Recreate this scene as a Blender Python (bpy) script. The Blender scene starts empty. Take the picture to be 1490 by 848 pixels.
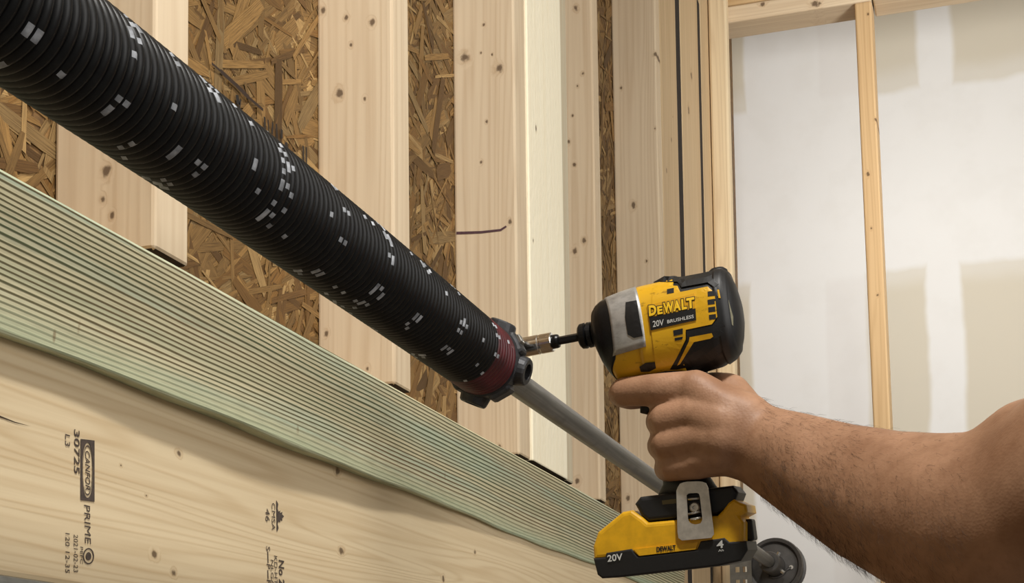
import bpy, bmesh, math, random
from mathutils import Vector, Matrix, noise

random.seed(7)
C = bpy.context.scene.collection
CZ = 1.85                                   # camera height above the floor
F = 2188.0                                  # focal length in pixels of the 1490 px wide picture
PPX, PPY = 745.0, 883.0                     # optical centre of the (cropped) photograph

# ------------------------------------------------------------------ camera
dX = Vector((710, -171, -F)).normalized()
_V = (F*F - 345*710)/171.0
dZ = Vector((-345, _V, -F)); dZ = (dZ - dX*dZ.dot(dX)).normalized()
dY = dZ.cross(dX)
RW = Matrix((dX, dY, dZ))                   # world = RW @ camera
EYE = Vector((0, 0, CZ))
cam_d = bpy.data.cameras.new('camera')
cam = bpy.data.objects.new('camera', cam_d); C.objects.link(cam)
cam.matrix_world = Matrix.Translation(EYE) @ RW.to_4x4()
cam_d.sensor_width = 36.0; cam_d.sensor_fit = 'HORIZONTAL'
cam_d.lens = F/1490.0*36.0
cam_d.shift_x = 0.0
cam_d.shift_y = (PPY-424.0)/1490.0
cam_d.clip_start = 0.02
bpy.context.scene.camera = cam

# ------------------------------------------------------------------ world, lamps, exposure
sc = bpy.context.scene
w = bpy.data.worlds.new('world'); sc.world = w; w.use_nodes = True
w.node_tree.nodes['Background'].inputs[0].default_value = (1.0, 0.95, 0.88, 1)
w.node_tree.nodes['Background'].inputs[1].default_value = 0.22
def area(name, loc, target, size, watts, col, spread=180):
    d = bpy.data.lights.new(name, 'AREA'); d.energy = watts; d.size = size; d.color = col; d.spread = math.radians(spread)
    o = bpy.data.objects.new(name, d); C.objects.link(o)
    loc = Vector(loc) + Vector((0, 0, CZ)); target = Vector(target) + Vector((0, 0, CZ))
    o.location = loc
    o.rotation_euler = (target-loc).to_track_quat('-Z', 'Y').to_euler()
    return o
area('ceiling_and_fill_lamp', (0.3, -0.25, 2.2), (1.2, 0.55, 0.25), 0.16, 19, (1.0, 0.975, 0.925), 105)
area('ceiling_and_fill_lamp', (0.5, -2.5, 1.4), (1.5, 0.6, 0.5), 2.0, 53, (1.0, 0.975, 0.94))  # broad unseen fill, added to brighten the wall from the room side
area('drywall_fill', (1.7, -1.0, 0.8), (4.3, 0.25, 1.45), 0.4, 7.5, (1.0, 0.985, 0.96), 60)  # unseen lamp added to brighten the drywall behind the partition
sc.view_settings.view_transform = 'Standard'
sc.view_settings.look = 'None'
sc.view_settings.gamma = 1.0
sc.view_settings.use_curve_mapping = False
sc.view_settings.exposure = -0.06

# ------------------------------------------------------------------ measuring helpers
def ray(px, py):
    return RW @ Vector((px-PPX, -(py-PPY), -F))
def at(px, py, depth):
    return EYE + ray(px, py)*(depth/F)
def on(px, py, ax, val):
    r = ray(px, py)
    return EYE + r*((val-EYE[ax])/r[ax])

# ------------------------------------------------------------------ object helpers
def srgb(r, g, b):
    f = lambda c: c/12.92 if c <= 0.04045 else ((c+0.055)/1.055)**2.4
    return (f(r/255), f(g/255), f(b/255), 1.0)
def link(o, parent=None):
    C.objects.link(o)
    if parent: o.parent = parent
    return o
def empty(name, loc, label=None, cat=None, group=None):
    o = bpy.data.objects.new(name, None); C.objects.link(o); o.location = loc
    o.empty_display_size = 0.05
    if label: o['label'] = label
    if cat: o['category'] = cat
    if group: o['group'] = group
    return o
def tag(o, label=None, cat=None, group=None, kind=None):
    if label: o['label'] = label
    if cat: o['category'] = cat
    if group: o['group'] = group
    if kind: o['kind'] = kind
    return o
class MB:
    def __init__(s): s.v = []; s.f = []; s.m = []; s.sm = []
    def add(s, vs, fs, mi=0, smooth=False):
        b = len(s.v); s.v += [Vector(v) for v in vs]
        for f in fs:
            s.f.append([i+b for i in f]); s.m.append(mi); s.sm.append(smooth)
    def build(s, name, mats, parent=None, origin=None, recalc=True):
        """vertices are in world space when origin is given, else in the parent's space"""
        me = bpy.data.meshes.new(name)
        o0 = Vector(origin) if origin is not None else Vector((0, 0, 0))
        me.from_pydata([tuple(v-o0) for v in s.v], [], s.f)
        if not isinstance(mats, (list, tuple)): mats = [mats]
        for m in mats: me.materials.append(m)
        for p, mi, sm in zip(me.polygons, s.m, s.sm):
            p.material_index = mi; p.use_smooth = sm
        if recalc:
            bm = bmesh.new(); bm.from_mesh(me)
            bmesh.ops.recalc_face_normals(bm, faces=bm.faces); bm.to_mesh(me); bm.free()
        me.update()
        o = bpy.data.objects.new(name, me)
        link(o, parent)
        if origin is not None:
            pw = Vector((0, 0, 0)); q = parent
            while q: pw += q.location; q = q.parent
            o.location = o0 - pw
        return o
    # shapes ------------------------------------------------
    def box(s, lo, hi, bev=0.0, mi=0, M=None):
        bm = bmesh.new()
        bmesh.ops.create_cube(bm, size=1.0)
        lo = Vector(lo); hi = Vector(hi)
        for v in bm.verts:
            v.co = Vector([lo[i]+(v.co[i]+0.5)*(hi[i]-lo[i]) for i in range(3)])
        if bev > 0:
            bmesh.ops.bevel(bm, geom=list(bm.edges), offset=bev, segments=2, profile=0.5, affect='EDGES')
        s.from_bm(bm, mi, M)
    def from_bm(s, bm, mi=0, M=None, smooth=False):
        bm.verts.index_update()
        s.add([(M @ v.co) if M else v.co.copy() for v in bm.verts], [[v.index for v in f.verts] for f in bm.faces], mi, smooth)
        bm.free()
    def rings(s, rings, closed=True, cap=True, mi=0, smooth=True):
        n = len(rings[0]); vs = [p for r in rings for p in r]; fs = []
        for i in range(len(rings)-1):
            for j in range(n if closed else n-1):
                k = (j+1) % n
                fs.append([i*n+j, i*n+k, (i+1)*n+k, (i+1)*n+j])
        if cap and closed:
            fs.append(list(range(n))[::-1]); fs.append([(len(rings)-1)*n+j for j in range(n)])
        s.add(vs, fs, mi, smooth)
    def tube(s, pts, radii, n=16, mi=0, cap=True, smooth=True):
        pts = [Vector(p) for p in pts]
        if not isinstance(radii, (list, tuple)): radii = [radii]*len(pts)
        rs = []; prev = None
        for i, p in enumerate(pts):
            t = (pts[min(i+1, len(pts)-1)]-pts[max(i-1, 0)]).normalized()
            if prev is None:
                a = Vector((0, 0, 1)) if abs(t.z) < 0.9 else Vector((1, 0, 0))
                u = t.cross(a).normalized()
            else:
                u = (prev - t*prev.dot(t)).normalized()
            prev = u; v = t.cross(u)
            rs.append([p+(u*math.cos(2*math.pi*j/n)+v*math.sin(2*math.pi*j/n))*radii[i] for j in range(n)])
        s.rings(rs, True, cap, mi, smooth)
    def lathe(s, base, axis, prof, n=32, mi=0, cap=False, smooth=False):
        """profile of (distance along axis, radius)"""
        axis = Vector(axis).normalized(); base = Vector(base)
        a = Vector((0, 0, 1)) if abs(axis.z) < 0.9 else Vector((1, 0, 0))
        u = axis.cross(a).normalized(); v = axis.cross(u)
        rs = [[base+axis*t+(u*math.cos(2*math.pi*j/n)+v*math.sin(2*math.pi*j/n))*max(r, 1e-5) for j in range(n)] for t, r in prof]
        s.rings(rs, True, cap, mi, smooth)
    def prism(s, outline, z0, z1, bev=0.0, mi=0, seg=3, smooth=False):
        """outline in local x,y; extruded along local z"""
        bm = bmesh.new()
        a = [bm.verts.new((x, y, z0)) for x, y in outline]; f = bm.faces.new(a)
        r = bmesh.ops.extrude_face_region(bm, geom=[f])
        for g in r['geom']:
            if isinstance(g, bmesh.types.BMVert): g.co.z = z1
        bmesh.ops.recalc_face_normals(bm, faces=bm.faces)
        if bev > 0:
            es = [e for e in bm.edges if abs(e.verts[0].co.z-e.verts[1].co.z) < 1e-7]
            bmesh.ops.bevel(bm, geom=es, offset=bev, segments=seg, profile=0.5, affect='EDGES', clamp_overlap=True)
        s.from_bm(bm, mi, None, smooth)

# ------------------------------------------------------------------ materials
class NT:
    def __init__(s, name):
        s.mat = bpy.data.materials.new(name); s.mat.use_nodes = True
        s.t = s.mat.node_tree; s.b = s.t.nodes['Principled BSDF']
    def n(s, typ, ins=None, **kw):
        nd = s.t.nodes.new(typ)
        for k, v in kw.items(): setattr(nd, k, v)
        if ins:
            for k, v in ins.items():
                if hasattr(v, 'is_output'): s.t.links.new(v, nd.inputs[k])
                else: nd.inputs[k].default_value = v
        return nd
    def L(s, a, b): s.t.links.new(a, b)
    def math(s, op, a, b=0.0, c=None):
        i = {0: a, 1: b}
        if c is not None: i[2] = c
        return s.n('ShaderNodeMath', i, operation=op).outputs[0]
    def vm(s, op, a, b=(0, 0, 0)):
        return s.n('ShaderNodeVectorMath', {0: a, 1: b}, operation=op).outputs[0]
    def obj(s): return s.n('ShaderNodeTexCoord').outputs['Object']
    def noise(s, vec, scale, detail=3, rough=0.55):
        return s.n('ShaderNodeTexNoise', {'Vector': vec, 'Scale': scale, 'Detail': detail, 'Roughness': rough}).outputs[0]
    def ramp(s, fac, stops):
        nd = s.n('ShaderNodeValToRGB', {0: fac}); e = nd.color_ramp.elements
        while len(e) < len(stops): e.new(0.5)
        for el, (p, c) in zip(e, stops): el.position = p; el.color = c
        return nd.outputs[0]
    def sstep(s, x, a, b):
        return s.n('ShaderNodeMapRange', {0: x, 1: a, 2: b, 3: 0.0, 4: 1.0}, interpolation_type='SMOOTHSTEP').outputs[0]
    def mix(s, fac, a, b, mode='MIX'):
        nd = s.n('ShaderNodeMix', data_type='RGBA', blend_type=mode)
        for k, v in ((0, fac), (6, a), (7, b)):
            if hasattr(v, 'is_output'): s.L(v, nd.inputs[k])
            else: nd.inputs[k].default_value = v
        return nd.outputs[2]
    def bump(s, h, strength, dist=0.002):
        nd = s.n('ShaderNodeBump', {'Height': h, 'Strength': strength, 'Distance': dist})
        s.L(nd.outputs[0], s.b.inputs['Normal'])
    def done(s, col=None, rough=0.5, metal=0.0, **kw):
        if col is not None:
            if hasattr(col, 'is_output'): s.L(col, s.b.inputs['Base Color'])
            else: s.b.inputs['Base Color'].default_value = col
        if hasattr(rough, 'is_output'): s.L(rough, s.b.inputs['Roughness'])
        else: s.b.inputs['Roughness'].default_value = rough
        s.b.inputs['Metallic'].default_value = metal
        for k, v in kw.items(): s.b.inputs[k.replace('_', ' ')].default_value = v
        return s.mat

def plain(name, col, rough=0.5, metal=0.0, var=0.12, scale=60, bump=0.05):
    t = NT(name); p = t.obj()
    nz = t.noise(p, scale, 4)
    c = t.mix(t.sstep(nz, 0.3, 0.75), tuple(x*(1-var) for x in col[:3])+(1,), tuple(min(1, x*(1+var)) for x in col[:3])+(1,))
    if bump: t.bump(t.noise(p, scale*6, 2), bump, 0.001)
    return t.done(c, rough, metal)

PINE_L, PINE_D = srgb(221, 201, 171), srgb(186, 158, 124)
def wood(name, seed=0.0, light=PINE_L, dark=PINE_D, axis='Z', knots=(), kaxis='X', contrast=0.55, rough=0.65, ring=0.9, rough_sawn=0.0):
    """sawn softwood; grain along axis; knots = (u, v, radius) in object space, seen along kaxis"""
    t = NT(name); p = t.obj()
    gi = 'XYZ'.index(axis)
    sc_f = [130.0]*3; sc_f[gi] = 3.0
    sc_w = [1.0]*3; sc_w[gi] = 0.045
    pf = t.vm('MULTIPLY', p, tuple(sc_f))
    pf = t.vm('ADD', pf, (seed*3.1, seed*1.7, seed*2.3))
    fib = t.noise(pf, 1.0, 3)
    # growth rings: distance from a far-off pith, wandering along the board
    pw = t.vm('ADD', t.vm('MULTIPLY', p, tuple(sc_w)), (seed*0.37, seed*0.21, seed*0.11))
    wob = t.noise(pw, 14.0, 2)
    sep = t.n('ShaderNodeSeparateXYZ', {0: p})
    ka = 'XYZ'.index(kaxis); oth = [i for i in range(3) if i not in (gi,)]
    u = [i for i in range(3) if i != ka and i != gi]
    u = u[0] if u else oth[0]
    coord = t.math('ADD', sep.outputs[u], t.math('MULTIPLY', wob, 0.16*ring))
    kdark = None; kring = None
    for (ku, kv, kr) in knots:
        c2 = [0, 0, 0]; ax2 = [i for i in range(3) if i != ka]
        c2[ax2[0]] = ku; c2[ax2[1]] = kv
        s2 = [1, 1, 1]; s2[ka] = 0; s2[gi] *= 0.75
        d = t.vm('MULTIPLY', t.vm('SUBTRACT', p, tuple(c2)), tuple(x/(kr*0.8) for x in s2))
        ln = t.n('ShaderNodeVectorMath', {0: d}, operation='LENGTH').outputs['Value']
        ln = t.math('ADD', ln, t.math('MULTIPLY', t.math('SUBTRACT', t.noise(p, 130.0, 3), 0.5), 1.5))
        a = t.math('SUBTRACT', 1.0, t.sstep(ln, 0.35, 0.95)); b = t.math('SUBTRACT', 1.0, t.sstep(ln, 0.6, 2.0))
        kdark = a if kdark is None else t.math('MAXIMUM', kdark, a)
        kring = b if kring is None else t.math('MAXIMUM', kring, b)
    if kring is not None:
        coord = t.math('ADD', coord, t.math('MULTIPLY', kring, 0.012))
    rings_ = t.math('SINE', t.math('MULTIPLY', coord, 520.0))
    rings_ = t.math('POWER', t.math('ADD', t.math('MULTIPLY', rings_, 0.5), 0.5), 3.0)
    fac = t.math('ADD', t.math('MULTIPLY', rings_, 0.45), t.math('MULTIPLY', t.sstep(fib, 0.35, 0.75), 0.5))
    blot = t.noise(pw, 6.0, 2)
    fac = t.math('MULTIPLY', fac, contrast)
    col = t.mix(fac, light, dark)
    col = t.mix(t.math('MULTIPLY', t.sstep(blot, 0.45, 0.75), 0.25), col, tuple(a*b for a, b in zip(dark, (1.0, 0.93, 0.85, 1))))
    if kring is not None:
        col = t.mix(t.math('MULTIPLY', kring, 0.24), col, srgb(168, 130, 88))
        col = t.mix(t.math('MULTIPLY', kdark, 0.8), col, srgb(72, 50, 33))
    if rough_sawn:
        t.bump(t.math('ADD', fib, t.math('MULTIPLY', t.noise(t.vm('MULTIPLY', p, (110, 110, 60)), 1.0, 4), 2.0)), rough_sawn, 0.002)
    else: t.bump(t.math('ADD', fib, t.math('MULTIPLY', rings_, 0.3)), 0.25, 0.0006)
    return t.done(col, rough, 0.0, Specular_IOR_Level=0.25)

# ================================================================== THE SETTING
DF, DO = 0.59, 0.68                         # stud fronts and sheathing plane (distance of the wall from the camera)
DG = 0.576                                  # front of the green board
Z = lambda h: h + CZ

concrete = plain('concrete', srgb(150, 146, 140), 0.8, 0, 0.12, 8, 0.1)
mb = MB(); mb.box((-2.5, -3.2, -0.1), (4.5, 1.2, 0)); tag(mb.build('floor', concrete, origin=(1, -1, 0)), kind='structure')
mb = MB(); mb.box((-2.5, -3.2, Z(2.35)), (4.5, 1.2, Z(2.42)))
tag(mb.build('ceiling', plain('ceiling_board', srgb(222, 216, 204), 0.9), origin=(1, -1, Z(2.35))), kind='structure')

# ---- sheathing: a sheet of pressed strands, the strands are real flakes lying on the sheet
t = NT('pressed_wax_board'); p = t.obj()
osb_base = t.done(t.ramp(t.noise(p, 70, 5), [(0.3, srgb(84, 60, 32)), (0.7, srgb(146, 110, 64))]), 0.6)
t = NT('wood_strand')
at_ = t.n('ShaderNodeAttribute', attribute_name='strand_colour'); uv = t.n('ShaderNodeUVMap', uv_map='along').outputs[0]
fb = t.noise(t.vm('MULTIPLY', uv, (3, 110, 1)), 1.0, 5)
c = t.mix(t.sstep(fb, 0.38, 0.66), at_.outputs['Color'], t.mix(0.6, at_.outputs['Color'], srgb(62, 40, 18)))
t.bump(fb, 0.4, 0.0006)
osb_mat = t.done(c, 0.5, 0, Specular_IOR_Level=0.35)
mb = MB(); mb.box((-1.2, DO, 0.0), (4.3, DO+0.012, Z(2.3)))
wall_left = tag(mb.build('wall_left', osb_base, origin=(1.5, DO, 0)), kind='structure')

def strands(x0, x1, h0, h1, count, name):
    vs, fs, cols, uvs = [], [], [], []
    for i in range(count):
        L = random.uniform(0.04, 0.13); W = random.choice((random.uniform(0.003, 0.008), random.uniform(0.006, 0.020)))
        ang = random.gauss(0.55, 0.75) if random.random() < 0.8 else random.uniform(-1.6, 1.6)
        cx, cz = random.uniform(x0, x1), random.uniform(h0, h1)
        dep = random.uniform(0.0003, 0.0016)
        tilt = random.uniform(-0.012, 0.012); tw = random.uniform(-0.03, 0.03)
        ca, sa = math.cos(ang), math.sin(ang)
        pts = []
        k1, k2, k3 = [random.uniform(-0.25, 0.25) for _ in range(3)]
        prof = [(-0.5, -0.5+0.2*k1), (-0.22, -0.5+0.25*k2), (0.25, -0.5), (0.5, -0.3+k3*0.6), (0.46, 0.45), (0.1, 0.5), (-0.3, 0.5+0.2*k1), (-0.48, 0.3)]
        b = len(vs)
        for (u, v) in prof:
            px, pz = u*L, v*W
            d = dep*(0.4+1.2*i/count) + tilt*px*0.4 + tw*pz
            vs.append((cx+px*ca-pz*sa, DO-max(0.00015, d), cz+px*sa+pz*ca+CZ))
            pts.append((u*L*10+i*0.37, v*W*10+i*0.77))
        fs.append(list(range(b, b+8))); uvs.append(pts)
        r = random.random()
        base = Vector((152, 117, 68)) if r < 0.5 else (Vector((178, 145, 94)) if r < 0.68 else (Vector((132, 96, 50)) if r < 0.86 else Vector((108, 78, 42))))
        base = base*random.uniform(0.74, 1.04)
        cols.append(srgb(*[min(255, q) for q in base]))
    me = bpy.data.meshes.new(name)
    o0 = Vector(((x0+x1)/2, DO, CZ+(h0+h1)/2))
    me.from_pydata([tuple(Vector(v)-o0) for v in vs], [], fs)
    ca_ = me.color_attributes.new('strand_colour', 'FLOAT_COLOR', 'CORNER'); ul = me.uv_layers.new(name='along')
    li = 0
    for f, col, q in zip(fs, cols, uvs):
        for k in range(len(f)):
            ca_.data[li].color = col; ul.data[li].uv = q[k]; li += 1
    me.materials.append(osb_mat)
    o = bpy.data.objects.new(name, me); link(o, wall_left); o.location = o0 - wall_left.location
    o['kind'] = 'stuff'
    return o

# ---- studs standing on the beam; (back X, front X, thickness)
def rel(kn, o):                             # knots given by photo pixel -> object space
    return kn
STUD_B = 0.3640
end_shade = plain('shaded_end_grain', srgb(46, 33, 23), 0.9, 0, 0.3, 200, 0.2)  # end grain coloured near black to paint the shade under the studs
def stud(xs, th, top, knots=(), seed=0.0, y0=DF, y1=DO-0.0017, h0=STUD_B, light=PINE_L, dark=PINE_D, label=None, bev=0.003, lean=0.0, kaxis='X', name='stud', contrast=0.55, ring=0.9, rough_sawn=0.0):
    o0 = Vector((xs+th/2, y1, Z(h0)))
    kl = []
    for (px, py, r) in knots:
        if kaxis == 'X':
            q = on(px, py, 0, xs)-o0; kl.append((q.y, q.z, r))
        else:
            q = on(px, py, 1, y0)-o0; kl.append((q.x, q.z, r))
    m = wood('pine_'+name, seed, light, dark, 'Z', kl, kaxis, contrast, ring=ring, rough_sawn=rough_sawn)
    mb = MB(); mb.box((xs, y0, Z(h0)), (xs+th, y1, Z(top)), bev)
    o = mb.build(name, [m, end_shade], wall_left, o0)
    for pg in o.data.polygons:
        if pg.normal.z < -0.9: pg.material_index = 1
    if lean: o.rotation_euler.y = lean
    if label: o['label'] = label
    return o
TOP = 2.3
stud(0.552, 0.046, TOP, (), 1.0)
stud(0.9675, 0.050, TOP, [(155, 250, .006), (163, 313, .0035), (150, 290, .004)], 2.0)
stud(1.4400, 0.047, TOP, [(470, 15, .005), (504, 25, .004), (541, 32, .005), (494, 136, .007), (531, 143, .003), (475, 485, .004), (535, 536, .0035), (511, 65, .003)], 3.0)
stud(1.8720, 0.049, TOP, [(677, 83, .009), (726, 99, .008), (704, 36, .003), (700, 77, .0022), (716, 79, .0022), (708, 177, .003), (700, 236, .003), (726, 650, .004), (742, 322, .004)], 4.0)
PADX0, PADX1 = 1.9225, 2.094
stud(PADX0, PADX1-PADX0, TOP, [(780, 187, .0045), (776, 350, .003)], 5.0, y0=DF-0.003, y1=DF+0.035, light=srgb(255, 246, 220), dark=srgb(246, 230, 192), kaxis='Y', name='spring_pad', label='pale rough-sawn board filling the gap between two studs', contrast=0.35, bev=0.002, rough_sawn=0.28)
stud(2.0965, 0.040, TOP, (), 6.0, light=srgb(206, 196, 170))
stud(2.295, 0.0385, TOP, [(838, 12, .006), (848, 107, .004), (840, 125, .003), (833, 168, .003), (828, 206, .004), (836, 240, .005), (850, 350, .006), (836, 365, .006), (840, 700, .006)], 7.0)
stud(2.793, 0.0385, TOP, [(954, 79, .006), (904, 128, .004), (953, 187, .0035), (922, 299, .008), (941, 380, .004), (914, 725, .006)], 8.0)
DK_L, DK_D = srgb(204, 178, 140), srgb(164, 134, 96)
stud(2.834, 0.162, TOP, [(977, 203, .006), (970, 248, .006), (979, 170, .003)], 9.0, y1=DF+0.038, h0=-1.84, light=DK_L, dark=DK_D, kaxis='Y', name='jamb_board', label='wide jamb board standing next to the last stud')
stud(3.050, 0.200, TOP, [(1006, 110, .012), (1002, 160, .012)], 10.0, y1=DF+0.038, h0=-1.84, light=DK_L, dark=DK_D, kaxis='Y', name='jamb_board', label='knotty jamb board between two dark gaps')
stud(3.290, 0.128, TOP, [(1040, 87, .004)], 11.0, y1=DF+0.038, h0=-1.84, light=DK_L, dark=DK_D, kaxis='Y', name='jamb_board', label='jamb board beside the corner')
gap_shade_mat = plain('painted_gap_shade', srgb(34, 24, 18), 0.9, 0, 0.2, 80, 0.1)  # dark strips added to paint the shade in the gaps between jamb boards
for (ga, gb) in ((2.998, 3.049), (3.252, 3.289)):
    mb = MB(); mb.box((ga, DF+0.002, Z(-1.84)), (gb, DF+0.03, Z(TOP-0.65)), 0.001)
    mb.build('gap_shade_strip', gap_shade_mat, wall_left, ((ga+gb)/2, DF+0.01, Z(-1.84)))
xq = 1.872-0.0004
q = [on(x_, y_, 0, xq) for x_, y_ in [(664, 337), (700, 336), (728, 333), (736, 328), (737.5, 330), (729, 336), (700, 339.5), (664, 341)]]
mb = MB(); mb.add(q, [list(range(8))])
mb.build('marking_line', plain('purple_pencil', srgb(84, 56, 62), 0.8, 0, 0.2, 200, 0), wall_left, q[1], recalc=False)
# strands where the sheathing shows
strands(0.2, 0.98, 0.30, 1.5, 4800, 'sheathing_strands')
strands(1.0, 1.46, 0.30, 1.5, 6400, 'sheathing_strands')
strands(1.46, 1.90, 0.34, 1.7, 6000, 'sheathing_strands')
strands(2.3, 2.84, 0.35, 1.9, 3600, 'sheathing_strands')
# black ink marks and a dark crack on the sheathing
ink = plain('black_ink', srgb(30, 24, 20), 0.7, 0, 0.2, 300, 0)
mb = MB()
def inkbar(x0, y0, x1, y1, wd):
    a, b = on(x0, y0, 1, DO-0.0042), on(x1, y1, 1, DO-0.0042)
    d = (b-a).normalized(); n = Vector((d.z, 0, -d.x))*wd
    mb.add([a-n, a+n, b+n, b-n], [[0, 1, 2, 3]])
for b in [(385, 182, 386, 200, .0016), (390, 186, 392, 210, .0012), (397, 190, 396, 203, .0016), (402, 192, 404, 216, .0015), (410, 200, 410, 209, .002), (416, 219, 418, 226, .003), (441, 224, 442, 246, .0016), (446, 226, 446, 250, .0013), (345, 150, 347, 160, .0028), (350, 156, 348, 168, .0013)]: inkbar(b[0], b[1]-12, b[2], b[3]-8, b[4]*1.15)
mb.build('ink_mark', ink, wall_left, on(400, 210, 1, DO-0.0042), recalc=False)
mb = MB()
for b in [(308, 92, 322, 104, .0012), (321, 103, 345, 125, .0022), (344, 124, 362, 142, .0024), (361, 141, 383, 160, .0016)]: inkbar(*b)
mb.build('dark_crack', plain('crack_brown', srgb(48, 32, 20), 0.8), wall_left, on(345, 125, 1, DO-0.0042), recalc=False)
# sill plate under the studs, set back from their fronts
mb = MB(); mb.box((-1.1, DF+0.066, Z(0.3315)), (2.83, DO-0.0019, Z(STUD_B)-0.0003), 0.002)
mb.build('sill_plate', wood('pine_sill', 12.0, srgb(150, 120, 84), srgb(110, 84, 56), 'X', (), 'Y'), wall_left, (0.8, DF+0.066, Z(0.33)))

# ---- drywall behind the partition
DWX = 4.3
t = NT('taped_drywall'); p = t.n('ShaderNodeTexCoord').outputs['Object']
s3 = t.n('ShaderNodeSeparateXYZ', {0: p}); y_, z_ = s3.outputs[1], s3.outputs[2]
nz = t.math('MULTIPLY', t.math('SUBTRACT', t.noise(p, 5.0, 3), 0.5), 0.06)
def band(c, a, b, soft, w=1.0):
    q = t.math('ADD', c, t.math('MULTIPLY', nz, w))
    return t.math('MULTIPLY', t.sstep(q, a-soft, a+soft), t.math('SUBTRACT', 1.0, t.sstep(q, b-soft, b+soft)))
hz = band(z_, 1.28, 1.81, 0.02)
v1 = band(y_, 0.315, 0.645, 0.008, 0.35)
v2 = band(y_, 0.055, 0.150, 0.010, 0.5)
hz2 = t.math('MULTIPLY', band(z_, 1.24, 1.86, 0.03), 0.35)
mask = t.math('MAXIMUM', t.math('MAXIMUM', hz, hz2), t.math('MAXIMUM', v1, v2))
v1b = band(y_, 0.30, 0.43, 0.008, 0.3)
c = t.mix(mask, srgb(214, 206, 188), srgb(236, 235, 232))
c = t.mix(t.math('MULTIPLY', t.math('SUBTRACT', v1b, hz), 0.30), c, srgb(222, 217, 212))
c = t.mix(t.math('MULTIPLY', t.sstep(t.noise(p, 9.0, 4), 0.45, 0.7), 0.10), c, srgb(205, 200, 190))
t.bump(t.noise(p, 40, 3), 0.05, 0.002)
drywall = t.done(c, 0.85)
mb = MB(); mb.box((DWX, -3.0, -CZ), (DWX+0.013, 0.72, 2.34))
wall_right = mb.build('wall_right', drywall); wall_right.location = (0, 0, CZ); tag(wall_right, kind='structure')

# ---- partition framing in front of it
PX = 3.42
frame = empty('partition_frame', (PX, 0.25, Z(1.66)), 'bare wooden partition frame with one slim stud before the white drywall', 'framing')
def fboard(name, lo, hi, axis, seed, knots=(), kaxis='X', rot=0.0, light=PINE_L, dark=PINE_D):
    o0 = Vector(((lo[0]+hi[0])/2, (lo[1]+hi[1])/2, lo[2]))
    kl = []
    for (px, py, r) in knots:
        q = on(px, py, 0, lo[0])-o0; kl.append((q.y, q.z, r))
    mb = MB(); mb.box(lo, hi, 0.004)
    o = mb.build(name, wood('pine_'+name, seed, light, dark, axis, kl, kaxis, 0.55), frame, o0)
    o.rotation_euler.x = rot
    return o
ZB = Z(1.658)
fboard('top_plate', (PX, 0.218, ZB), (PX+0.089, 0.5885, ZB+0.04), 'Y', 20.0, [(1110, 6, .008), (1186, 6, .012), (1192, 5, .006)])
fboard('top_plate', (PX, -2.9, ZB), (PX+0.089, 0.2155, ZB+0.04), 'Y', 21.0)
fboard('top_plate', (PX, -2.9, ZB+0.0415), (PX+0.089, 0.5885, ZB+0.082), 'Y', 22.0, light=srgb(206, 176, 132), dark=srgb(166, 130, 88))
s_ = fboard('stud', (PX-0.001, 0.2139, Z(-1.84)), (PX+0.088, 0.2515, ZB-0.0005), 'Z', 23.0, [(1276, 174, .006), (1263, 253, .006), (1267, 332, .004), (1275, 429, .005), (1293, 473, .006), (1266, 20, .004)], light=srgb(206, 174, 130), dark=srgb(172, 136, 92))
s_.rotation_euler.x = -0.0112; s_.location.y -= 0.0345
mb = MB(); mb.box((PX-0.04, 0.546, Z(-1.84)), (PX-0.001, 0.5885, Z(TOP)), 0.006)
mb.build('stud', wood('pine_corner', 24.0, srgb(226, 206, 170), PINE_D, 'Z'), frame, (PX, 0.57, Z(-1.84)))

# ================================================================== BEAM, GREEN BOARD
beam = MB(); beam.box((-1.1, DF, Z(0.1004)), (2.832, DF+0.075, Z(0.331)), 0.004)
bo = Vector((0.8, DF, Z(0.1004)))
kl = []
for (px, py, r) in [(260, 659, .004), (225, 806, .005), (253, 834, .004), (497, 802, .006), (691, 803, .004), (491, 686, .006), (213, 721, .002), (176, 677, .0015), (645, 842, .005)]:
    q = on(px, py, 1, DF)-bo; kl.append((q.x, q.z, r))
header = beam.build('header_beam', wood('spruce_beam', 31.0, srgb(222, 202, 166), srgb(184, 154, 112), 'X', kl, 'Y', 0.62, ring=1.5), None, bo)
tag(header, 'long pale spruce beam with black grade stamps under the green board', 'beam')
# long drying crack at its near end
mb = MB()
a = [on(x, y, 1, DF-0.0004) for x, y in [(-40, 594), (0, 607), (22, 615), (45, 620), (22, 613.5), (0, 604.5), (-40, 590)]]
mb.add(a, [[0, 1, 2, 3, 4, 5, 6]])
mb.build('drying_crack', plain('crack_dark', srgb(60, 42, 28), 0.9), header, a[0], recalc=False)

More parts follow.
